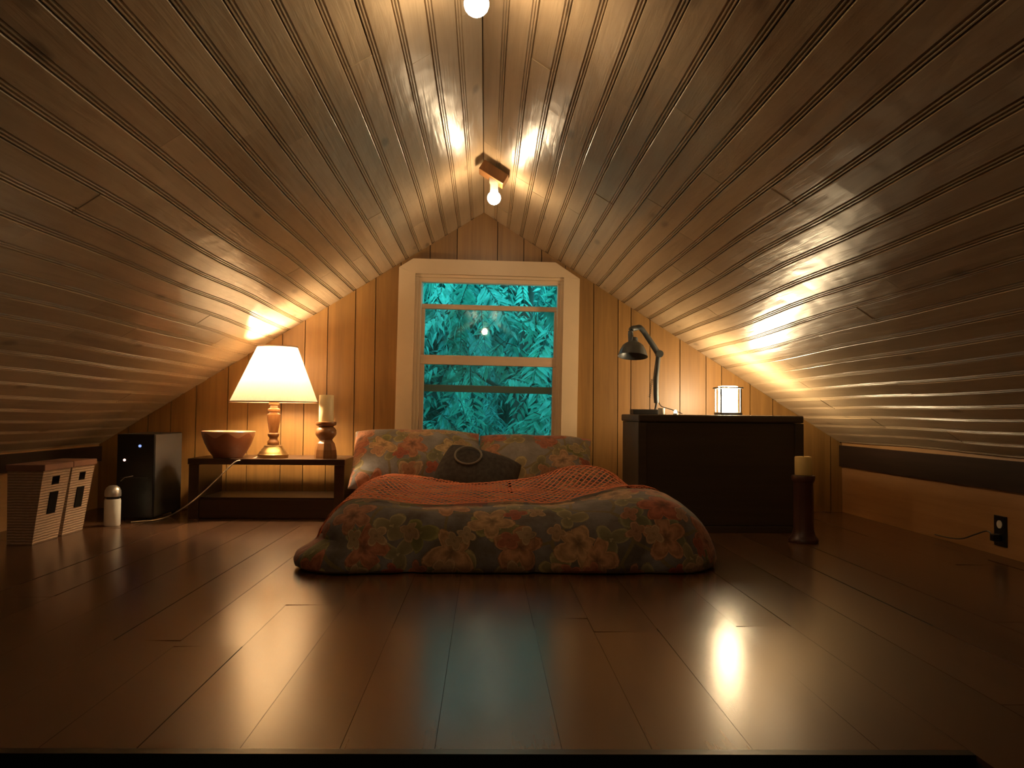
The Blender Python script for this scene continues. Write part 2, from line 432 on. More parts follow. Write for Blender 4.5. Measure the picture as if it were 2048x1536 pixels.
# loft floor: slab with the stair hatch left open, laminate planks on it
e0 = atZ(0, 1497); e1 = atZ(1937, 1501)
HXL, HXR = -1.25, e1.x
def hedge(x): return e0.y + (e1.y - e0.y) * (x - e0.x) / (e1.x - e0.x)
b = MB()
TH = 0.009
b.add([(XL, hedge(XL), -.2), (XW, hedge(XW), -.2), (XW, D+.1, -.2), (XL, D+.1, -.2), (XL, hedge(XL), -TH), (XW, hedge(XW), -TH), (XW, D+.1, -TH), (XL, D+.1, -TH)],
      [(0,3,2,1),(4,5,6,7),(0,1,5,4),(1,2,6,5),(2,3,7,6),(3,0,4,7)])
b.box((XL, YB, -.2), (HXL, hedge(HXL), -TH)); b.box((HXR, YB, -.2), (XW, hedge(HXR), -TH))
floor = b.build('floor', M['dark'], origin=(0,0,0)); tag(floor, 'loft floor of dark reddish-brown laminate planks around a stair hatch', kind='structure')
ex = [HXR] + [atZ(*p).x for p in ((1614, 1375), (1494, 1485), (1300, 1490), (1124, 1500), (870, 1495), (680, 1496), (480, 1497), (280, 1490), (90, 1485), (-100, 1480))]
xl0 = min(ex)
x = HXR + .19
while x < XW - .05: ex.append(x); x += .19
x = xl0 - .19
while x > XL + .05: ex.append(x); x -= .19
ex = sorted(ex + [XL, XW])
SEAM = atZ(1000, 1257).y
for xa, xb in zip(ex[:-1], ex[1:]):
    xm = (xa+xb)/2
    start = hedge(xm) if HXL < xm < HXR else YB
    ys = [start]
    if -.3 < xm < .2 or .42 < xm < .62: ys.append(SEAM); y = SEAM + random.uniform(0.9, 1.3)
    else: y = start + random.uniform(0.35, 1.2)
    while y < D - .2: ys.append(y); y += random.choice((1.3, 1.8, 2.0)) + random.uniform(-.15, .15)
    ys.append(D)
    for i, (a, e) in enumerate(zip(ys[:-1], ys[1:])):
        g = .0004; dz = random.uniform(-.0003, .0003)
        ya = (hedge(xa), hedge(xb)) if (i == 0 and start != YB) else (a+g, a+g)
        tz = .0016 if (abs(e-SEAM) < .01) else 0
        tl_ = random.uniform(-.0008, .0008); te_ = random.uniform(-.0004, .0004)
        p = [(xa+g, ya[0], dz-tl_), (xb-g, ya[1], dz+tl_), (xb-g, e-g, dz+tz+tl_+te_), (xa+g, e-g, dz+tz-tl_+te_)]
        b = MB(); b.add([(q[0], q[1], -TH) for q in p] + p, [(0,3,2,1),(4,5,6,7),(0,1,5,4),(1,2,6,5),(2,3,7,6),(3,0,4,7)])
        b.build('plank', M['floor'], floor)
b = MB(); th = .02
b.add([(HXL, hedge(HXL)-th, -.2), (HXR, hedge(HXR)-th, -.2), (HXR, hedge(HXR), -.2), (HXL, hedge(HXL), -.2),
       (HXL, hedge(HXL)-th, .001), (HXR, hedge(HXR)-th, .001), (HXR, hedge(HXR)-.0005, .001), (HXL, hedge(HXL)-.0005, .001)],
      [(0,3,2,1),(4,5,6,7),(0,1,5,4),(1,2,6,5),(2,3,7,6),(3,0,4,7)])
tag(b.build('trim_3', M['black'], origin=(0,0,0)), 'black edge strip along the open stair hatch', kind='structure')

# ------------------------------------------------------------------ window
wc = atY(976, 700, D)
win = empty('window_1', (wc.x, D, wc.z), (0, math.radians(0.75), 0))
tag(win, 'double-hung window in cream casing with its upper sash let down', kind='structure')
pxm = D / F
def wz(py): return (700 - py) * pxm        # local z of a pixel row
def wx(px): return (px - 976) * pxm
def lbox(name, m, x0, x1, z0, z1, ya, yb, parent=win, r=0.003):
    return MB().bbox((min(x0,x1), ya, min(z0,z1)), (max(x0,x1), yb, max(z0,z1)), r).build(name, m, parent)
def ceil_l(xl): return zc(wc.x + xl) - wc.z - 0.004   # roof line in window coordinates
xo, xi = wx(795), wx(828); xo2, xi2 = wx(1157), wx(1125)
zt, zi, zb = wz(521), wz(551), wz(925)
b = MB()
def xat(z, sd): return XR + sd*((ZR - (z + wc.z + .006)) / SL) - wc.x
cl = xat(zt, -1); cr = xat(zt, 1)
YC = -0.022
for nm, poly in (('casing', [(xo, zb), (xi, zb), (xi, zi), (xo, ceil_l(xo)-.010)]),
                 ('casing', [(xi2, zb), (xo2, zb), (xo2, ceil_l(xo2)-.010), (xi2, zi)]),
                 ('head_casing', [(xi, zi), (xi2, zi), (xo2, ceil_l(xo2)-.009), (min(cr, xo2)-.008, zt), (max(cl, xo)+.008, zt), (xo, ceil_l(xo)-.009)])):
    MB().prism_y(poly, YC, 0.0).build(nm, M['casing'], win)
# stepped inner moulding
for (ix0, ix1, iz, ya, yb) in ((wx(828), wx(834), 557, -.010, .03), (wx(834), wx(840), 563, -.002, .05)):
    lbox('moulding', M['casing'], ix0, ix1, wz(iz), zb, ya, yb)
    lbox('moulding', M['casing'], -ix1 + wx(1117)+wx(838)-0.004, -ix0 + wx(1117)+wx(838)+.002, wz(iz), zb, ya, yb)
lbox('moulding', M['casing'], wx(828), wx(1126), wz(551), wz(557), -.010, .03)
lbox('moulding', M['casing'], wx(833), wx(1121), wz(557), wz(566), -.002, .05)
# jambs
lbox('jamb', M['sash'], wx(838)-.012, wx(838)+.006, wz(552), zb, .0, .13); lbox('jamb', M['sash'], wx(1118)-.006, wx(1118)+.012, wz(552), zb, .0, .13)
lbox('sill', M['casing'], wx(790), wx(1160), wz(912), wz(925), -.05, .15)
def sash(name, ptop, pt2, pb1, pbot, ya, yb, stile):
    s = empty(name); s.parent = win
    x0, x1 = wx(840), wx(1116)
    lbox('top_rail', M['sash'], x0, x1, wz(ptop), wz(pt2), ya, yb, s); lbox('bottom_rail', M['sash'], x0, x1, wz(pb1), wz(pbot), ya, yb, s)
    lbox('stile', M['sash'], x0, x0+stile, wz(pt2), wz(pb1), ya, yb, s); lbox('stile', M['sash'], x1-stile, x1, wz(pt2), wz(pb1), ya, yb, s)
    yc = (ya+yb)/2
    MB().box((x0+stile-.004, yc-.002, wz(pb1)-.004), (x1-stile+.004, yc+.002, wz(pt2)+.004)).build('pane', M['glass'], s)
sash('lower_sash', 712, 731, 892, 911, .012, .046, .026)
sash('upper_sash', 607, 617, 771, 785, .064, .096, .018)

# ------------------------------------------------------------------ tree outside the window
def frond_mesh(L, n, leafl, droop, rs):
    b = MB(); R = random.Random(rs)
    pts = []
    for i in range(9):
        u = i/8; pts.append(Vector((0, L*u, -droop*u*u*L)))
    b.tube(pts, [.0035*(1-.7*i/8) for i in range(9)], 4, 1)
    def at(u): return Vector((0, L*u, -droop*u*u*L))
    for i in range(n):
        u = 0.14 + 0.86*i/(n-1)
        for sd in ((-1, 1) if i < n-1 else (0,)):
            p = at(u); ll = leafl*(0.75+0.4*math.sin(math.pi*min(1, u+.1)))*R.uniform(.85, 1.12)
            a = R.uniform(.75, 1.1) if sd else 0
            d = Vector((sd*math.sin(a), math.cos(a), -R.uniform(.15, .75))).normalized()
            sdv = d.cross(Vector((R.uniform(-.3, .3), R.uniform(-.3, .3), 1))).normalized()
            up = sdv.cross(d); w = ll*.13
            v = [p, p+d*ll*.3+sdv*w+up*w*.3, p+d*ll*.3-sdv*w+up*w*.3, p+d*ll*.32, p+d*ll*.68+sdv*w*.7-up*w*.2, p+d*ll*.68-sdv*w*.7-up*w*.2, p+d*ll*.7-up*w*.4, p+d*ll-up*w*1.1]
            b.add(v, [(0,1,3),(0,3,2),(1,4,6,3),(2,3,6,5),(4,7,6),(5,6,7)], 0)
    return b
fr_src = []
for i in range(6):
    b = frond_mesh(random.uniform(.34, .46), random.randint(9, 12), random.uniform(.085, .115), random.uniform(.4, .9), i)
    o = b.build('frond_source', [M['leaf'], M['bark']]); me = o.data; bpy.data.objects.remove(o); fr_src.append(me)
tree = empty('leafy_tree', (0.3, D+2.2, -2.3)); tag(tree, 'leafy tree with feathery compound leaves crowding outside the window', 'tree')
b = MB().tube([(0, 0, 0), (.03, -.1, 1.4), (-.05, -.2, 2.6), (.1, -.3, 4.4)], [.07, .06, .05, .03], 10); b.build('trunk', M['bark'], tree)
for i in range(7):
    z = 1.7 + i*.42; s_ = (-1)**i
    b = MB().tube([(0, -.15, z), (s_*.5, -.55, z+.25), (s_*random.uniform(.7, 1.2), -random.uniform(.8, 1.2), z+.3)], [.02, .013, .006], 6); b.build('branch', M['bark'], tree)
for i in range(280):
    o = bpy.data.objects.new('frond', random.choice(fr_src)); C.objects.link(o); o.parent = tree
    yy = -1.35 + 1.1*random.random()**1.4
    o.location = (random.uniform(-1.5, .95), yy, random.uniform(2.05, 4.25))
    o.rotation_euler = (random.uniform(-1.0, .1), random.uniform(-.5, .5), random.uniform(0, 2*math.pi))
    k = random.uniform(.85, 1.2); o.scale = (k, k, k)
b = MB()
for i in range(520):
    me = random.choice(fr_src)
    mt = Matrix.Translation((random.uniform(-2.6, 2.2), 0.1 + 1.3*random.random(), random.uniform(.9, 5.2))) @ \
         Matrix.Rotation(random.uniform(0, 6.28), 4, 'Z') @ Matrix.Rotation(random.uniform(-1.1, .2), 4, 'X') @ Matrix.Scale(random.uniform(1.0, 1.5), 4)
    b.add([mt @ v.co for v in me.vertices], [tuple(p.vertices) for p in me.polygons])
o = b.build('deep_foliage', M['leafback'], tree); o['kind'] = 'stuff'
b = MB().box((-8, D+.5, -2.5), (8, D+12, -2.4)); tag(b.build('garden_ground', plain('lawn', (0.03, 0.08, 0.03), 0.9), origin=(0, D+6, -2.4)), 'dark garden ground below the tree outside', kind='structure')
# dense hedge mass farther back
b = MB()
for i in range(900):
    me = random.choice(fr_src)
    mt = Matrix.Translation((random.uniform(-3.2, 3.2), random.uniform(-.5, .6), random.uniform(0, 5.0))) @ \
         Matrix.Rotation(random.uniform(0, 6.28), 4, 'Z') @ Matrix.Rotation(random.uniform(-1.1, .2), 4, 'X') @ Matrix.Scale(random.uniform(1.3, 2.0), 4)
    b.add([mt @ v.co for v in me.vertices], [tuple(p.vertices) for p in me.polygons])
hb = empty('tall_hedge', (0, D+5.0, -2.4)); tag(hb, 'tall green hedge behind the tree outside', 'hedge')
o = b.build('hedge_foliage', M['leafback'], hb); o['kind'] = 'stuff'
n = 26; vv = []; ff = []
for i in range(n+1):
    for j in range(n+1):
        vv.append((-4+8*i/n, .75+.18*math.sin(i*2.1)*math.cos(j*1.7), 5.6*j/n))
for i in range(n):
    for j in range(n): ff.append((i*(n+1)+j, (i+1)*(n+1)+j, (i+1)*(n+1)+j+1, i*(n+1)+j+1))
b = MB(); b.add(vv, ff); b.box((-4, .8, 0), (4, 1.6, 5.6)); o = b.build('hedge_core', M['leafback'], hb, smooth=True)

# ------------------------------------------------------------------ bulbs on the ridge
def bulb_fixture(px, py, Y, label):
    p = atY(px, py, Y) if Y > 0 else Vector((-.02, Y, 1.5))
    e = empty('ridge_light', (p.x, Y, ZR)); tag(e, label, 'light', 'bare bulbs along the ridge')
    dz = ZR - p.z; dx = 0.0
    b = MB().bbox((.008, -.045, -.052), (.135, .045, -.004), .004); blk_ = b.build('mounting_block', M['turned'], e); blk_.location = (XR-p.x, 0, 0); blk_.rotation_euler = (0, math.atan(SL), 0)
    b = MB().lathe([(.016, -.062), (.022, -.066), (.022, -.100), (.018, -.108), (.018, -(dz-.030))], 20); b.build('socket', M['white'], e, True)
    R_ = .030; pr = [(.014, -dz+.040), (.016, -dz+.030)]
    for i in range(11):
        a = math.radians(62 - 152*i/10); pr.append((max(.001, R_*math.cos(a)), -dz + R_*math.sin(a)))
    MB().lathe(pr, 20).build('bulb', M['bulb'], e, True)
bulb_fixture(988, 396, 3.5, 'lit bare bulb on the ridge nearest the window')
bulb_fixture(953, 8, 1.85, 'lit bare bulb on the ridge at the top edge of the picture')
bulb_fixture(972, 0, -.15, 'lit bare bulb on the ridge mirrored in the window pane')

# ------------------------------------------------------------------ low table on the left with its things
YT0, YT1 = 4.03, 4.40
tl = atY(375, 918, YT0); trr = atY(690, 918, YT0)
ZT = (tl.z + trr.z)/2; TX0, TX1 = tl.x, trr.x
tb = empty('low_table', ((TX0+TX1)/2, (YT0+YT1)/2, 0)); tag(tb, 'low dark wood table with open shelf beside the bed', 'table')
hw = (TX1-TX0)/2; hd = (YT1-YT0)/2
MB().bbox((-hw, -hd, ZT-.030), (hw, hd, ZT), .004).build('table_top', M['table'], tb)
MB().bbox((hw-.055, -hd+.008, 0), (hw-.004, hd-.004, ZT-.0305), .003).build('side_panel', M['table'], tb)
MB().bbox((-hw+.004, -hd+.008, 0), (-hw+.055, hd-.004, ZT-.0305), .003).build('side_panel', M['table'], tb)
MB().bbox((-hw+.056, -hd+.03, .085), (hw-.056, hd-.004, .108), .003).build('shelf', M['table'], tb)
MB().bbox((-hw+.056, -hd+.016, .004), (hw-.056, -hd+.028, .100), .003).build('apron', M['table'], tb)

YL = 4.14
lp = atY(546, 918, YL); lx = lp.x
lamp = empty('table_lamp', (lx, YL, ZT)); tag(lamp, 'lit table lamp with cream cone shade and turned wood base on the low table', 'lamp')
k = .00065
prof_base = [(.076, 0), (.077, .018), (.072, .023), (.070, .030), (.062, .036), (.058, .045), (.048, .054), (.046, .062), (.030, .068)]
MB().lathe(prof_base, 36).build('base', M['brass'], lamp, True)
prof_stem = [(.029, .066), (.031, .076), (.029, .086), (.022, .092), (.021, .104), (.026, .110), (.029, .116), (.029, .124), (.022, .130), (.024, .142), (.031, .185), (.034, .215), (.033, .226), (.024, .230), (.022, .236), (.031, .242), (.031, .252), (.020, .258), (.018, .270), (.026, .276), (.026, .288), (.013, .292), (.013, .31)]
MB().lathe(prof_stem, 32).build('stem', M['turned'], lamp, True)
zsb = atY(546, 804, YL).z - ZT; zst = atY(552, 694, YL).z - ZT
rb = 84*YL/F; rt = 38.5*YL/F; tx = .012
MB().lathe([(.015, .31), (.017, .33), (.017, .36), (.012, .365)], 20).build('lamp_socket', M['brass'], lamp, True)
zbm = zsb + (zst-zsb)*.74
pr = [(.012, zbm-.062), (.014, zbm-.045)]
for i in range(11):
    a = math.radians(-60 + 150*i/10); pr.append((max(.001, .032*math.cos(a)), zbm + .032*math.sin(a)))
MB().lathe([(.012, .36)] + pr, 20).build('bulb', M['lampbulb'], lamp, True)
# harp and spider
b = MB()
for sd in (-1, 1): b.tube([(sd*.012, 0, .34), (sd*.05, 0, zbm-.03), (sd*.05, 0, zbm+.05), (sd*.02, 0, zst-.012), (0, 0, zst-.008)], .0018, 6)
b.build('harp', M['brass'], lamp)
b = MB(); n = 48
for i in range(2):
    pass
vv = []; rows = 10
for sgn in (0, 1):
    for i in range(rows+1):
        u = i/rows; r = rb + (rt-rb)*u - sgn*.0012
        for j in range(n):
            a = 2*math.pi*j/n; vv.append((r*math.cos(a)+tx*u, r*math.sin(a), zsb + (zst-zsb)*u))
ff = []
for i in range(rows):
    for j in range(n): ff.append((i*n+j, i*n+(j+1) % n, (i+1)*n+(j+1) % n, (i+1)*n+j))
b.add(vv[:(rows+1)*n], ff)
shade = b.build('lamp_shade', M['shade'], lamp, True)
def ringtube(r, z, t_, cx=0): return MB().tube([(cx+r*math.cos(2*math.pi*i/48), r*math.sin(2*math.pi*i/48), z) for i in range(49)], t_, 6)
ringtube(rb, zsb, .0035).build('shade_trim', plain('shade_trim', (.30, .17, .11), .7), shade); ringtube(rt, zst, .0035, tx).build('shade_trim', plain('shade_trim_top', (.30, .17, .11), .7), shade)
b = MB()
for a in range(3):
    an = a*2.094+.5; b.tube([(0, 0, zst-.008), (tx+rt*math.cos(an), rt*math.sin(an), zst-.002)], .0016, 5)
b.build('spider', M['brass'], lamp)
# cord over the table edge and along the floor
cpts = [(lp.x-.07, YL-.02, ZT+.006)] + [tuple(atY(px, py, y)) for px, py, y in ((498, 919, 4.08), (474, 922, 4.018), (455, 938, 4.012), (430, 962, 4.0), (400, 990, 3.985), (372, 1012, 3.97))] + [tuple(atZ(px, py, .005)) for px, py in ((340, 1031), (310, 1040), (285, 1042), (262, 1044))]
def smooth(pts, n=6):
    P = [Vector(p) for p in pts]; P = [P[0]] + P + [P[-1]]; out = []
    for i in range(1, len(P)-2):
        for j in range(n):
            t = j/n; a, b_, c, d = P[i-1], P[i], P[i+1], P[i+2]
            out.append(.5*((2*b_) + (c-a)*t + (2*a-5*b_+4*c-d)*t*t + (3*b_-a-3*c+d)*t**3))
    return out + [P[-2]]
b = MB().tube([p - Vector((lx, YL, ZT)) for p in smooth(cpts)], .003, 6); b.build('power_cord', M['cordw'], lamp, True)

# bowl
bp = atY(456, 918, 4.14)
b = MB().lathe([(.055, 0), (.074, .001), (.078, .010), (.096, .035), (.115, .072), (.128, .110), (.134, .134), (.131, .137), (.126, .132), (.118, .105), (.104, .070), (.083, .036), (.06, .018), (.02, .014)], 40)
b.v = [(x+bp.x, y+4.14, z+ZT) for x, y, z in b.v]
tag(b.build('bowl', M['bowl'], smooth=True, origin=(bp.x, 4.14, ZT)), 'brown glazed bowl with a painted rim on the low table', 'bowl')
# candle holder + candle
hp = atY(651, 918, 4.12)
hold = empty('candle_holder', (hp.x, 4.12, ZT)); tag(hold, 'turned wooden candle holder at the right end of the low table', 'candle holder')
n = 8
MB().lathe([(.058, 0), (.058, .012), (.055, .045), (.046, .078), (.036, .090), (.033, .098)], 8).build('foot', M['turned'], hold)
MB().lathe([(.033, .096), (.038, .104), (.050, .118), (.054, .130), (.052, .146), (.042, .160), (.034, .166)], 28).build('knob', M['turned'], hold, True)
MB().lathe([(.034, .164), (.050, .172), (.054, .180), (.053, .188), (.044, .190), (.042, .184)], 28).build('cup', M['turned'], hold, True)
cz0 = ZT + .1845; ct = atY(651, 790, 4.12).z
can = empty('pillar_candle', (hp.x, 4.12, cz0)); tag(can, 'tall cream pillar candle in the wooden holder by the table lamp', 'candle', 'pillar candles')
hgt = ct - cz0
MB().lathe([(.036, 0), (.0375, .004), (.0375, hgt-.004), (.035, hgt), (.028, hgt-.001), (.024, hgt-.006), (.004, hgt-.008)], 32).build('wax_body', M['wax'], can, True)
MB().tube([(0, 0, hgt-.009), (.001, 0, hgt+.008)], .0013, 6).build('wick', M['iron'], can)

# ------------------------------------------------------------------ left corner: baskets, bottle, computer tower
for (pa, pb, lab, dm) in ((( 65, 1090), (114, 1075), 'pale woven basket with dark label, nearest the camera by the left knee wall', .0), ((122, 1072), (166, 1060), 'pale woven basket with dark label, next to the white bottle', .0)):
    A = atZ(*pa); B = atZ(*pb); y0, y1 = A.y, B.y; xf = (A.x+B.x)/2; ym = (y0+y1)/2; hw2 = (y1-y0)/2
    H = .315; dep = .10
    e = empty('storage_basket', (xf, ym, 0)); tag(e, lab, 'basket', 'woven baskets by the knee wall')
    # flared body: face leans out toward the room
    out = .045; fl = .010
    def ring(z, inn=0.0):
        u = z/H
        return [(out*u-inn, -hw2-fl*u+inn, z), (out*u-inn, hw2+fl*u-inn, z), (-dep-inn*-1, hw2+fl*u-inn, z), (-dep+inn, -hw2-fl*u+inn, z)]
    b = MB(); zs = [0, .08, .16, .235, .27, H]
    # the front face has an open hand slot between z .235 and .27
    o_ = [ring(z) for z in zs]; vv = [p for r in o_ for p in r]; ff = [(0, 3, 2, 1)]
    for i in range(len(zs)-1):
        for j in range(4):
            a, c = i*4+j, i*4+(j+1) % 4
            if j == 0 and i == 3: continue
            ff.append((a, c, c+4, a+4))
    b.add(vv, ff)
    # slot strip: left and right cheeks of the hand hole
    r0, r1 = o_[3], o_[4]
    def lerp(p, q, t): return tuple(p[i]+(q[i]-p[i])*t for i in range(3))
    for ta, tb2 in ((0, .36), (.64, 1)):
        b.add([lerp(r0[0], r0[1], ta), lerp(r0[0], r0[1], tb2), lerp(r1[0], r1[1], tb2), lerp(r1[0], r1[1], ta)], [(0, 1, 2, 3)])
    # inner liner
    ri = [ring(.006, .007), ring(H, .007)]; b.add(ri[0]+ri[1], [(0, 1, 2, 3)] + [(j, j+4, (j+1) % 4+4, (j+1) % 4) for j in (1, 2, 3)])
    b.add(o_[-1]+ri[1], [(j, (j+1) % 4, (j+1) % 4+4, j+4) for j in range(4)])
    b.build('basket_body', M['wicker'], e)
    MB().bbox((-dep-.006, -hw2-fl-.005, H-.018), (out+.006, hw2+fl+.005, H+.008), .004).build('lid', plain('reddish_lid', (.26, .13, .085), .8), e)
    u0, u1 = .115/H, .205/H
    q = [(out*u0+.001, -.030, .115), (out*u0+.001, .030, .115), (out*u1+.001, .030, .205), (out*u1+.001, -.030, .205)]
    b = MB(); b.add(q + [(x+.003, y, z) for x, y, z in q], [(0,3,2,1),(4,5,6,7),(0,1,5,4),(1,2,6,5),(2,3,7,6),(3,0,4,7)]); b.build('label_plate', M['label'], e)
bt = atZ(218, 1053); bo = empty('white_bottle', (bt.x, bt.y+.03, 0)); tag(bo, 'white bottle with domed cap on the floor beside the black tower', 'bottle')
MB().lathe([(.033, 0), (.036, .004), (.036, .118), (.034, .126)], 32).build('bottle_body', M['white'], bo, True)
MB().lathe([(.030, .126), (.030, .138), (.031, .139)], 32).build('neck_ring', M['black'], bo, True)
MB().lathe([(.036, .138), (.0365, .150), (.035, .166), (.028, .180), (.016, .188), (.003, .190)], 32).build('cap', M['silver'], bo, True)
t0 = atZ(230, 1041); t1 = atZ(306, 1041)
ty = t0.y; th_ = atY(268, 868, ty).z
tw = empty('computer_tower', ((t0.x+t1.x)/2, ty, 0)); tag(tw, 'black computer tower with small lights in the left corner', 'computer')
hw = (t1.x-t0.x)/2; dp = .36
MB().bbox((-hw, .012, .012), (hw-.003, dp, th_), .004).build('case', M['black'], tw)
MB().bbox((-hw, 0, .010), (hw, .0125, th_), .005).build('front_bezel', M['black'], tw)
MB().bbox((hw-.003, .016, .016), (hw, dp-.004, th_-.004), .001).build('side_cover', M['sidegrey'], tw)
for sx in (-1, 1):
    for yy in (.03, dp-.03): MB().lathe([(.012, 0), (.012, .0125)], 12, (sx*(hw-.025), yy, 0)).build('foot', M['black'], tw)
def led(px, py, rad, m, nm):
    p = atY(px, py, ty-.001); c = (p.x-(t0.x+t1.x)/2, 0, p.z)
    b = MB()
    b.tube([(c[0], -.003, c[2]), (c[0], .001, c[2])], rad, 12); b.build(nm, m, tw)
led(280, 892, .007, M['led_blue'], 'power_light'); led(249, 920, .006, M['led_red'], 'drive_light')
p = atY(254, 955, ty); p = (p.x-(t0.x+t1.x)/2, p.z)
MB().tube([(p[0]-.03, -.002, p[1]-.018), (p[0]-.01, -.004, p[1]), (p[0]+.03, -.002, p[1]+.008)], .002, 6).build('silver_strip', M['silver'], tw)
MB().bbox((-hw+.02, -.002, th_*.49), (hw-.03, .001, th_*.495), .0004).build('drive_slot', M['sidegrey'], tw)

# ------------------------------------------------------------------ bedding
def rrect(hx, hy, r, n=160):            # rounded rectangle contour, centred, counter-clockwise
    r = min(r, hx*.98, hy*.98); out = []
    segs = [((hx-r, -hy+r), -90), ((hx-r, hy-r), 0), ((-hx+r, hy-r), 90), ((-hx+r, -hy+r), 180)]
    m = n//4
    for (c, a0) in segs:
        for i in range(m):
            a = math.radians(a0 + 90*i/(m-1)); out.append((c[0]+r*math.cos(a), c[1]+r*math.sin(a), math.cos(a), math.sin(a)))
    # even out spacing
    P = [Vector((p[0], p[1])) for p in out]; N = [Vector((p[2], p[3])) for p in out]
    L = [0]
    for i in range(len(P)): L.append(L[-1] + (P[(i+1) % len(P)]-P[i]).length)
    res = []; j = 0
    for k in range(n):
        s = L[-1]*k/n
        while L[j+1] < s: j += 1
        t = (s-L[j])/max(1e-9, L[j+1]-L[j]); a, c = P[j], P[(j+1) % len(P)]; na, nc = N[j], N[(j+1) % len(P)]
        res.append((a.lerp(c, t), na.lerp(nc, t).normalized()))
    return res
from mathutils import noise as mn
BFL = atZ(600, 1150); BFR = atZ(1432, 1136)
BY0 = 2.72; BY1 = 4.32
BX0, BX1 = BFL.x + .03, BFR.x - .03
bcx, bcy = (BX0+BX1)/2, (BY0+BY1)/2; bhx, bhy = (BX1-BX0)/2, (BY1-BY0)/2
def g2(x, y, cx, cy, sx, sy): return math.exp(-((x-cx)/sx)**2 - ((y-cy)/sy)**2)
def taper(x, y):                      # the bed narrows a little beside the chest
    t = min(1, max(0, (y-2.95)/.65)); t = t*t*(3-2*t)
    return x - .15*t*max(0, min(1, (x-.2)/.5))
def bedz(x, y):                       # height of the cover including its rounded sides
    ins = min(x-BX0, BX1 - .15*min(1, max(0, (y-2.95)/.65)) - x, y-BY0)
    t = topz(x, y)
    for (e0_, z0_), (e1_, z1_) in zip(rows[3:-1], rows[4:]):
        if e0_ <= ins <= e1_:
            zz = z0_ + (z1_-z0_)*(ins-e0_)/(e1_-e0_); return zz*(1+(t/.205-1)*(zz/.205)**1.2)
    return t if ins > 0 else .03
def topz(x, y):                       # bed surface
    z = .205
    z += .060*g2(x, y, -.50, 3.55, .22, .45) + .020*g2(x, y, -.50, 3.0, .25, .3)
    z += .112*g2(x, y, .45, 3.56, .24, .27) + .058*g2(x, y, .60, 3.02, .22, .26)
    z += .012*math.sin(7*x+1.3*y) * math.sin(3.1*y+.6)
    z += .010*mn.noise(Vector((x*5, y*5, 1.7)))
    return z
rows = [(.010, .003), (-.022, .005), (-.036, .016), (-.038, .036), (-.032, .058), (-.022, .080), (-.012, .102), (.000, .124), (.016, .146), (.038, .168), (.068, .187), (.105, .199), (.15, .205)]
INS = rows[-1][0]
NR = 220
b = MB(); uv = []; base_c = rrect(bhx, bhy, .16, NR)
arc = [0.0]
for i in range(1, len(rows)): arc.append(arc[-1] + math.hypot(rows[i][0]-rows[i-1][0], rows[i][1]-rows[i-1][1]))
tot = arc[-1]
vv = []
for i, (e, z) in enumerate(rows):
    out = tot - arc[i]
    for (P, N) in base_c:
        fold = -.035*math.exp(-((P.x-.07)/.022)**2)*(P.y < -.5) - .03*math.exp(-((P.x+.36)/.03)**2)*(P.y < -.5) - .025*math.exp(-((P.x-.45)/.03)**2)*(P.y < -.5) + mn.noise(Vector((P.x*4.2, P.y*4.2, 3.0 + z*2.5)))*.030 + mn.noise(Vector((P.x*11, P.y*11, z*6)))*.012
        wt = min(1, max(0, (.205-z)/.12)) * (1 if z > .01 else .6)
        cx = P.x - N.x*e + N.x*fold*wt; cyy = P.y - N.y*e + N.y*fold*wt
        if cyy + bcy > 4.33: cyy = 4.33 - bcy
        X, Y = cx+bcx, cyy+bcy
        lob = g2(X, Y, BX0, BY0+.10, .16, .22)           # corner of the cover kicked out on the floor
        if lob > .02:
            kk = lob*(.060*math.exp(-((z-.035)/.05)**4) - .022*math.exp(-((z-.098)/.018)**2)); X += N.x*kk; Y += N.y*kk
        X = taper(X, Y)
        zt_ = topz(X, Y); zz = z*(1 + (zt_/.205-1)*min(1, (z/.205)**1.2))
        zz += mn.noise(Vector((X*9, Y*9, z*9)))*.006*min(1, z/.05)
        vv.append((X, Y, max(.002, zz)))
        q = P - N*INS + N*out; uv.append((q.x, q.y))
ff = []
for i in range(len(rows)-1):
    for j in range(NR): ff.append((i*NR+j, i*NR+(j+1) % NR, (i+1)*NR+(j+1) % NR, (i+1)*NR+j))
last = (len(rows)-1)*NR
prev = last; K = 14
for k in range(1, K+1):
    t = k/K; cur = len(vv)
    for j, (P, N) in enumerate(base_c):
        p0 = P - N*INS
        ctr = Vector((0, max(-bhy+.55, min(bhy-.55, p0.y))))
        p = p0.lerp(ctr, t*.985)
        X, Y = p.x+bcx, p.y+bcy; X = taper(X, Y)
        vv.append((X, Y, topz(X, Y) + mn.noise(Vector((X*9, Y*9, 1.8)))*.006)); uv.append((p.x, p.y))
    for j in range(NR): ff.append((prev+j, prev+(j+1) % NR, cur+(j+1) % NR, cur+j))
    prev = cur
b.add(vv, ff)
com = b.build('floral_comforter', M['floral'], smooth=True, uv=uv, origin=(bcx, bcy, 0)); tag(com, 'floral comforter over the low mattress lying on the floor', 'comforter')

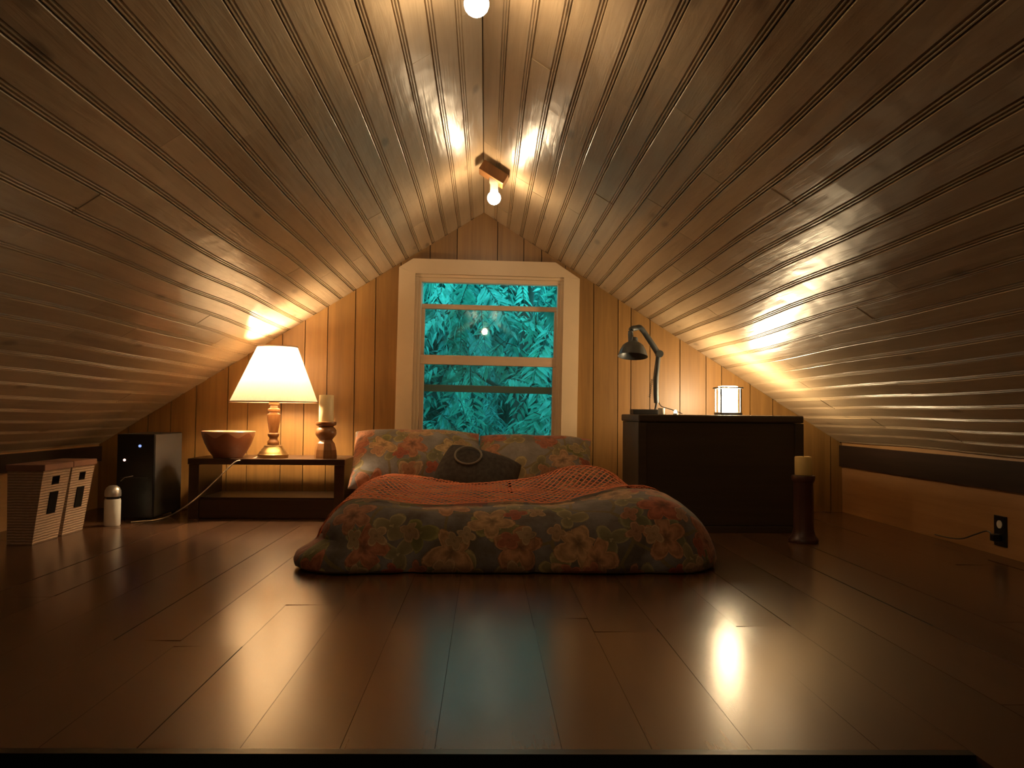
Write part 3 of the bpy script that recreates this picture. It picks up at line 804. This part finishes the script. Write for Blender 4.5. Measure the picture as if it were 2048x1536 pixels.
# coral crocheted blanket: a real open lattice of strands
b = MB()
BLX0, BLX1 = -.655, .68
cell = .0150; U = int((BLX1-BLX0)/cell); V = 36
def blk(u, v):
    x = BLX0 + (BLX1-BLX0)*u/U
    fr = 2.93 + .05*math.sin(4*x) + .16*max(0, (x-.28))/.3*.6 + .03*mn.noise(Vector((x*6, 0, 0)))
    y = fr + (3.98-fr)*v/V
    z = bedz(x, y) + .010 + .007*mn.noise(Vector((x*7, y*7, 4)))
    return Vector((x, y, z))
def strand(path, r):
    pts_ = [Vector(p) for p in path]; vv_ = []; ff_ = []
    for i, p in enumerate(pts_):
        t_ = pts_[min(i+1, len(pts_)-1)] - pts_[max(i-1, 0)]; sd_ = Vector((-t_.y, t_.x, 0)).normalized()*r
        vv_ += [p+sd_, p+Vector((0, 0, .0014)), p-sd_, p-Vector((0, 0, .0014))]
    for i in range(len(pts_)-1):
        for k_ in range(4): ff_.append((i*4+k_, (i+1)*4+k_, (i+1)*4+(k_+1) % 4, i*4+(k_+1) % 4))
    b.add(vv_, ff_)
for s in range(-V, U+1, 2):
    for dr in (1, -1):
        path = []
        for i in range(V+1):
            u = s+i if dr == 1 else s+V-i
            if 0 <= u <= U:
                p = blk(u, i); bump = .0022*math.sin(i*math.pi + (0 if dr == 1 else math.pi)); path.append(p + Vector((0, 0, bump*.4)))
        if len(path) > 1: strand(path, .0034)
for i in range(V+1):
    pass
for v_ in (0, V): strand([blk(u, v_) for u in range(U+1)], .0048)
for u_ in (0, U): strand([blk(u_, v) for v in range(V+1)], .0048)
for u in range(0, U+1):                     # knots where the strands cross
    for v in range(0, V+1):
        if (u+v) % 2 == 0: pass
bl = b.build('crocheted_blanket', M['yarn'], smooth=True); tag(bl, 'coral crocheted blanket with open diamond mesh spread over the bed', 'blanket')

# pillows
def pillow(hx, hz, th, n=34, pinch=.10, seed=0, rd=0.14):
    v = []; uv = []; f = []
    for sgn in (1, -1):
        for i in range(n+1):
            for j in range(n+1):
                u = -1+2*i/n; w = -1+2*j/n
                uu = math.copysign(1-(1-abs(u))**1.35, u); ww = math.copysign(1-(1-abs(w))**1.35, w)
                x = hx*uu*(1 - pinch*(1-ww*ww)*.55*abs(uu)**3 ); z = hz*ww*(1 - pinch*(1-uu*uu)*abs(ww)**3)
                x *= math.sqrt(1-rd*ww*ww*.5*uu*uu); z *= math.sqrt(1-rd*uu*uu*.5*ww*ww)
                t = th*max(0, (1-abs(uu)**2.6))**.55*max(0, (1-abs(ww)**2.6))**.55
                t += .010*mn.noise(Vector((x*9+seed, z*9, sgn*2)))*(t/th) + .016*mn.noise(Vector((x*4+seed, z*4, 7)))*(t/th)
                v.append((x, -sgn*t, z)); uv.append((x+seed*.37, z+sgn*.11))
        b0 = 0 if sgn == 1 else (n+1)**2
        for i in range(n):
            for j in range(n):
                a = b0 + i*(n+1)+j; f.append((a, a+n+1, a+n+2, a+1))
    return v, f, uv
def place_pillow(name, mat, hx, hz, th, loc, lean, rz, ry, label, cat, group, seed, pinch=.1, rd=.14):
    v, f, uv = pillow(hx, hz, th, seed=seed, pinch=pinch, rd=rd)
    b = MB(); b.add(v, f)
    o = b.build(name, mat, smooth=True, uv=uv, origin=(0, 0, 0))
    import bmesh
    bm = bmesh.new(); bm.from_mesh(o.data); bmesh.ops.remove_doubles(bm, verts=bm.verts, dist=.0008); bmesh.ops.recalc_face_normals(bm, faces=bm.faces); bm.to_mesh(o.data); bm.free()
    o.matrix_world = Matrix.Translation(loc) @ Matrix.Rotation(rz, 4, 'Z') @ Matrix.Rotation(-lean, 4, 'X') @ Matrix.Rotation(ry, 4, 'Y')
    tag(o, label, cat, group); return o
p = atY(833, 917, 4.14); place_pillow('pillow', M['floral2'], .345, .215, .105, (p.x, 4.14, p.z-.008), math.radians(48), math.radians(4), math.radians(1), 'floral pillow on the left side of the bed, nearest the lamp', 'pillow', 'floral pillows', 1)
p = atY(1068, 924, 4.17); place_pillow('pillow', M['floral2'], .315, .205, .10, (p.x, 4.17, p.z-.008), math.radians(48), math.radians(-3), math.radians(2), 'floral pillow on the right side of the bed, below the window', 'pillow', 'floral pillows', 5)
p = atY(953, 956, 3.82)
CHX, CHZ, CTH = .200, .150, .085
cu = place_pillow('small_cushion', M['cushion'], CHX, CHZ, CTH, (p.x, 3.82, p.z+.012), math.radians(42), math.radians(0), math.radians(20), 'small charcoal cushion with an embroidered ring in the middle of the bed', 'cushion', None, 9, .05, .34)
b = MB(); ring_pts = []
for i in range(41):
    a = 2*math.pi*i/40; x = -.058+.064*math.cos(a); z = .040+.060*math.sin(a)
    uu = min(1, abs(x)/CHX); ww = min(1, abs(z)/CHZ); t = CTH*max(0, (1-uu**2.6))**.55*max(0, (1-ww**2.6))**.55
    ring_pts.append((x, -t*1.04-.006, z))
b.tube(ring_pts, .005, 6); o = b.build('embroidered_ring', M['ring'], cu)

# ------------------------------------------------------------------ chest on the right with its things
YD0, YD1 = 3.66, 4.13
dl = atY(1277, 830, YD0); dr_ = atY(1608, 832, YD0); ZD = .548
ch = empty('wooden_chest', ((dl.x+dr_.x)/2, (YD0+YD1)/2, 0)); tag(ch, 'large dark wooden chest between the bed and right roof slope', 'chest')
hw = (dr_.x-dl.x)/2; hd = (YD1-YD0)/2
MB().bbox((-hw, -hd, ZD-.035), (hw, hd, ZD), .008).build('lid', M['chest'], ch)
MB().bbox((-hw+.008, -hd+.010, .03), (hw-.008, hd, ZD-.036), .004).build('body', M['chest'], ch)
MB().bbox((-hw+.002, -hd+.004, 0), (hw-.002, hd, .0295), .003).build('plinth', M['chest'], ch)
for sx in (-1, 1): MB().bbox((sx*(hw-.02)-.02, -hd+.002, .031), (sx*(hw-.02)+.02, -hd+.0095, ZD-.037), .003).build('corner_post', M['chest'], ch)

# lantern
LY = 3.98; lpx = atY(1456, 830, LY)
la = empty('lantern', (lpx.x, LY, ZD)); tag(la, 'glowing candle lantern with frosted glass and black frame on the chest', 'lantern')
LH = atY(1456, 772, LY).z - ZD; lr = .048
MB().bbox((-.056, -.056, 0), (.056, .056, .014), .003).build('base', M['iron'], la)
for sx in (-1, 1):
    for sy in (-1, 1): MB().bbox((sx*.050-.004, sy*.050-.004, .0145), (sx*.050+.004, sy*.050+.004, LH-.014), .001).build('post', M['iron'], la)
b = MB()
for s4 in range(4):
    a = (-.058, -.058), (.058, -.058), (.058, .058), (-.058, .058)
    p, q = a[s4], a[(s4+1) % 4]; b.tube([(p[0], p[1], LH-.010), (q[0], q[1], LH-.010)], .004, 6)
b.build('top_frame', M['iron'], la)
MB().lathe([(.030, .0145), (lr, .016), (lr, LH-.004), (lr-.003, LH-.002), (lr-.004, LH-.02)], 28).build('frosted_glass', M['lantern'], la, True)

# desk lamp
DY = 4.05
def dp_(px, py, y=DY): return Vector(atY(px, py, y))
base = dp_(1313, 827); dlm = empty('desk_lamp', (base.x, DY, ZD)); tag(dlm, 'dark grey jointed desk lamp standing on the left end of the chest', 'lamp')
O = Vector((base.x, DY, ZD))
A = [dp_(1313, 806), dp_(1306, 785), dp_(1309, 760), dp_(1316, 722), dp_(1317, 708), dp_(1288, 664, 4.03), dp_(1272, 656, 4.02), dp_(1262, 668, 4.00)]
MB().bbox((-.13, -.05, 0), (0.0, .05, .026), .004).build('base', M['iron'], dlm)
MB().tube([Vector((-.006, 0, .026)), A[0]-O], .006, 10).build('post', M['iron'], dlm)
MB().tube([A[0]-O, dp_(1312, 790)-O, dp_(1312, 755)-O, A[4]-O], [.013, .0145, .0145, .012], 10).build('lower_arm', M['lampgrey'], dlm, True)
sp_ = []
for i in range(61):
    u = i/60; c = dp_(1303, 795).lerp(dp_(1308, 758), u) - O + Vector((-.012, -.012, 0)); a = u*2*math.pi*10
    sp_.append(c + Vector((.005*math.cos(a), .005*math.sin(a), 0)))
MB().tube(sp_, .0014, 5).build('spring', M['iron'], dlm)
jc = A[4]-O
MB().tube([jc+Vector((.004, -.018, 0)), jc+Vector((.004, .018, 0))], .019, 18).build('joint', M['lampgrey'], dlm, True)
MB().tube([A[4]-O, dp_(1303, 686, 4.04)-O, A[5]-O], [.016, .015, .014], 10).build('upper_arm', M['lampgrey'], dlm, True)
MB().tube(smooth([A[5]-O, dp_(1280, 655, 4.02)-O, A[6]-O, dp_(1262, 660, 4.01)-O, dp_(1262, 684, 4.00)-O]), .014, 10).build('bracket', M['lampgrey'], dlm, True)
sc_ = dp_(1266, 697, 4.00)-O
pr = [(.022, .056), (.024, .036), (.034, .030), (.052, .016), (.066, -.010), (.074, -.036), (.0765, -.042), (.073, -.040), (.062, -.010), (.048, .010), (.030, .024), (.010, .028)]
o = MB().lathe(pr, 32).build('lamp_shade', M['lampgrey'], dlm, True); o.location = sc_; o.rotation_euler = (math.radians(-10), math.radians(4), 0)
MB().tube(smooth([dp_(1316, 800)-O, dp_(1322, 812)-O, dp_(1336, 817)-O, dp_(1352, 822)-O, Vector((.13, -.02, .004))]), .0022, 6).build('power_cord', M['black'], dlm, True)
# small things on the chest
cp = dp_(1323, 827, 3.96)
b = MB().lathe([(.014, 0), (.016, .002), (.0175, .032), (.016, .033), (.0145, .004), (.004, .004)], 24, (cp.x, 3.96, ZD)); tag(b.build('small_cup', M['white'], smooth=True), 'small white cup at the foot of the desk lamp', 'cup')
cp = dp_(1351, 827, 3.94)
te = empty('tea_light', (cp.x, 3.94, ZD)); tag(te, 'small glowing tea light between the desk lamp and the lantern', 'candle')
MB().lathe([(.012, 0), (.0125, .006), (.0115, .006)], 20).build('cup', M['silver'], te, True)
MB().lathe([(.009, .0062), (.010, .012), (.008, .020), (.003, .025)], 16).build('flame_bulb', M['tealight'], te, True)

# candle on tall stand in front of the chest
cs0 = atZ(1607, 1084); cs = empty('candle_stand', (cs0.x, cs0.y, 0)); tag(cs, 'tall dark wooden candle stand on the floor before the chest', 'candle stand')
ctop = atY(1610, 913, cs0.y).z; cbot = atY(1610, 950, cs0.y).z
h = cbot
M['redwood'] = wood('dark_red_wood', (.05, .018, .012), (.09, .034, .022), 'z', .4, 50)
MB().lathe([(.062, 0), (.064, .012), (.058, .020), (.050, .030), (.046, .045)], 28).build('foot', M['redwood'], cs, True)
MB().lathe([(.046, .044), (.042, .060), (.043, h*.5), (.041, h-.035), (.043, h-.03)], 28).build('column', M['redwood'], cs, True)
MB().lathe([(.043, h-.031), (.048, h-.022), (.050, h-.010), (.048, h-.002), (.040, h-.002)], 28).build('cup', M['redwood'], cs, True)
c2 = empty('pillar_candle', (cs0.x, cs0.y, h)); tag(c2, 'short yellow pillar candle on the tall stand before the chest', 'candle', 'pillar candles')
hg = ctop-h
MB().lathe([(.034, 0), (.0355, .003), (.0355, hg-.004), (.033, hg), (.026, hg-.002), (.022, hg-.008), (.004, hg-.010)], 32).build('wax_body', M['wax2'], c2, True)
MB().tube([(0, 0, hg-.011), (.001, 0, hg+.004)], .0013, 6).build('wick', M['iron'], c2)

# ------------------------------------------------------------------ wall outlet on the right knee wall
def atX(px, py, X):
    d = ray(px, py); return Vector((0, 0, HC)) + d * (X / d.x)
o0 = atX(2003, 1062, XW)
ou = empty('wall_outlet', (XW, o0.y, o0.z)); tag(ou, 'dark wall outlet with a plugged cord on the right knee wall', 'outlet')
MB().bbox((-.007, -.037, -.060), (-.0003, .037, .060), .002).build('cover_plate', M['black'], ou)
for sz in (-.026, .026): MB().tube([(-.0095, 0, sz), (-.0065, 0, sz)], .016, 20).build('socket', M['white'] if sz > 0 else M['black'], ou)
pl = MB().bbox((-.040, -.014, -.040), (-.0098, .014, -.012), .004).build('plug', M['black'], ou)
pts = [Vector((-.035, 0, -.026))] + [atX(px, py, XW-.03) - Vector((XW, o0.y, o0.z)) for px, py in ((1975, 1062), (1950, 1069), (1925, 1077))] + [atX(px, py, XW-.03) - Vector((XW, o0.y, o0.z)) for px, py in ((1900, 1076), (1870, 1069))]
pts = [Vector((p.x, p.y, max(p.z, -o0.z+.005))) for p in pts]
MB().tube(smooth(pts), .003, 6).build('power_cord', M['black'], ou, True)
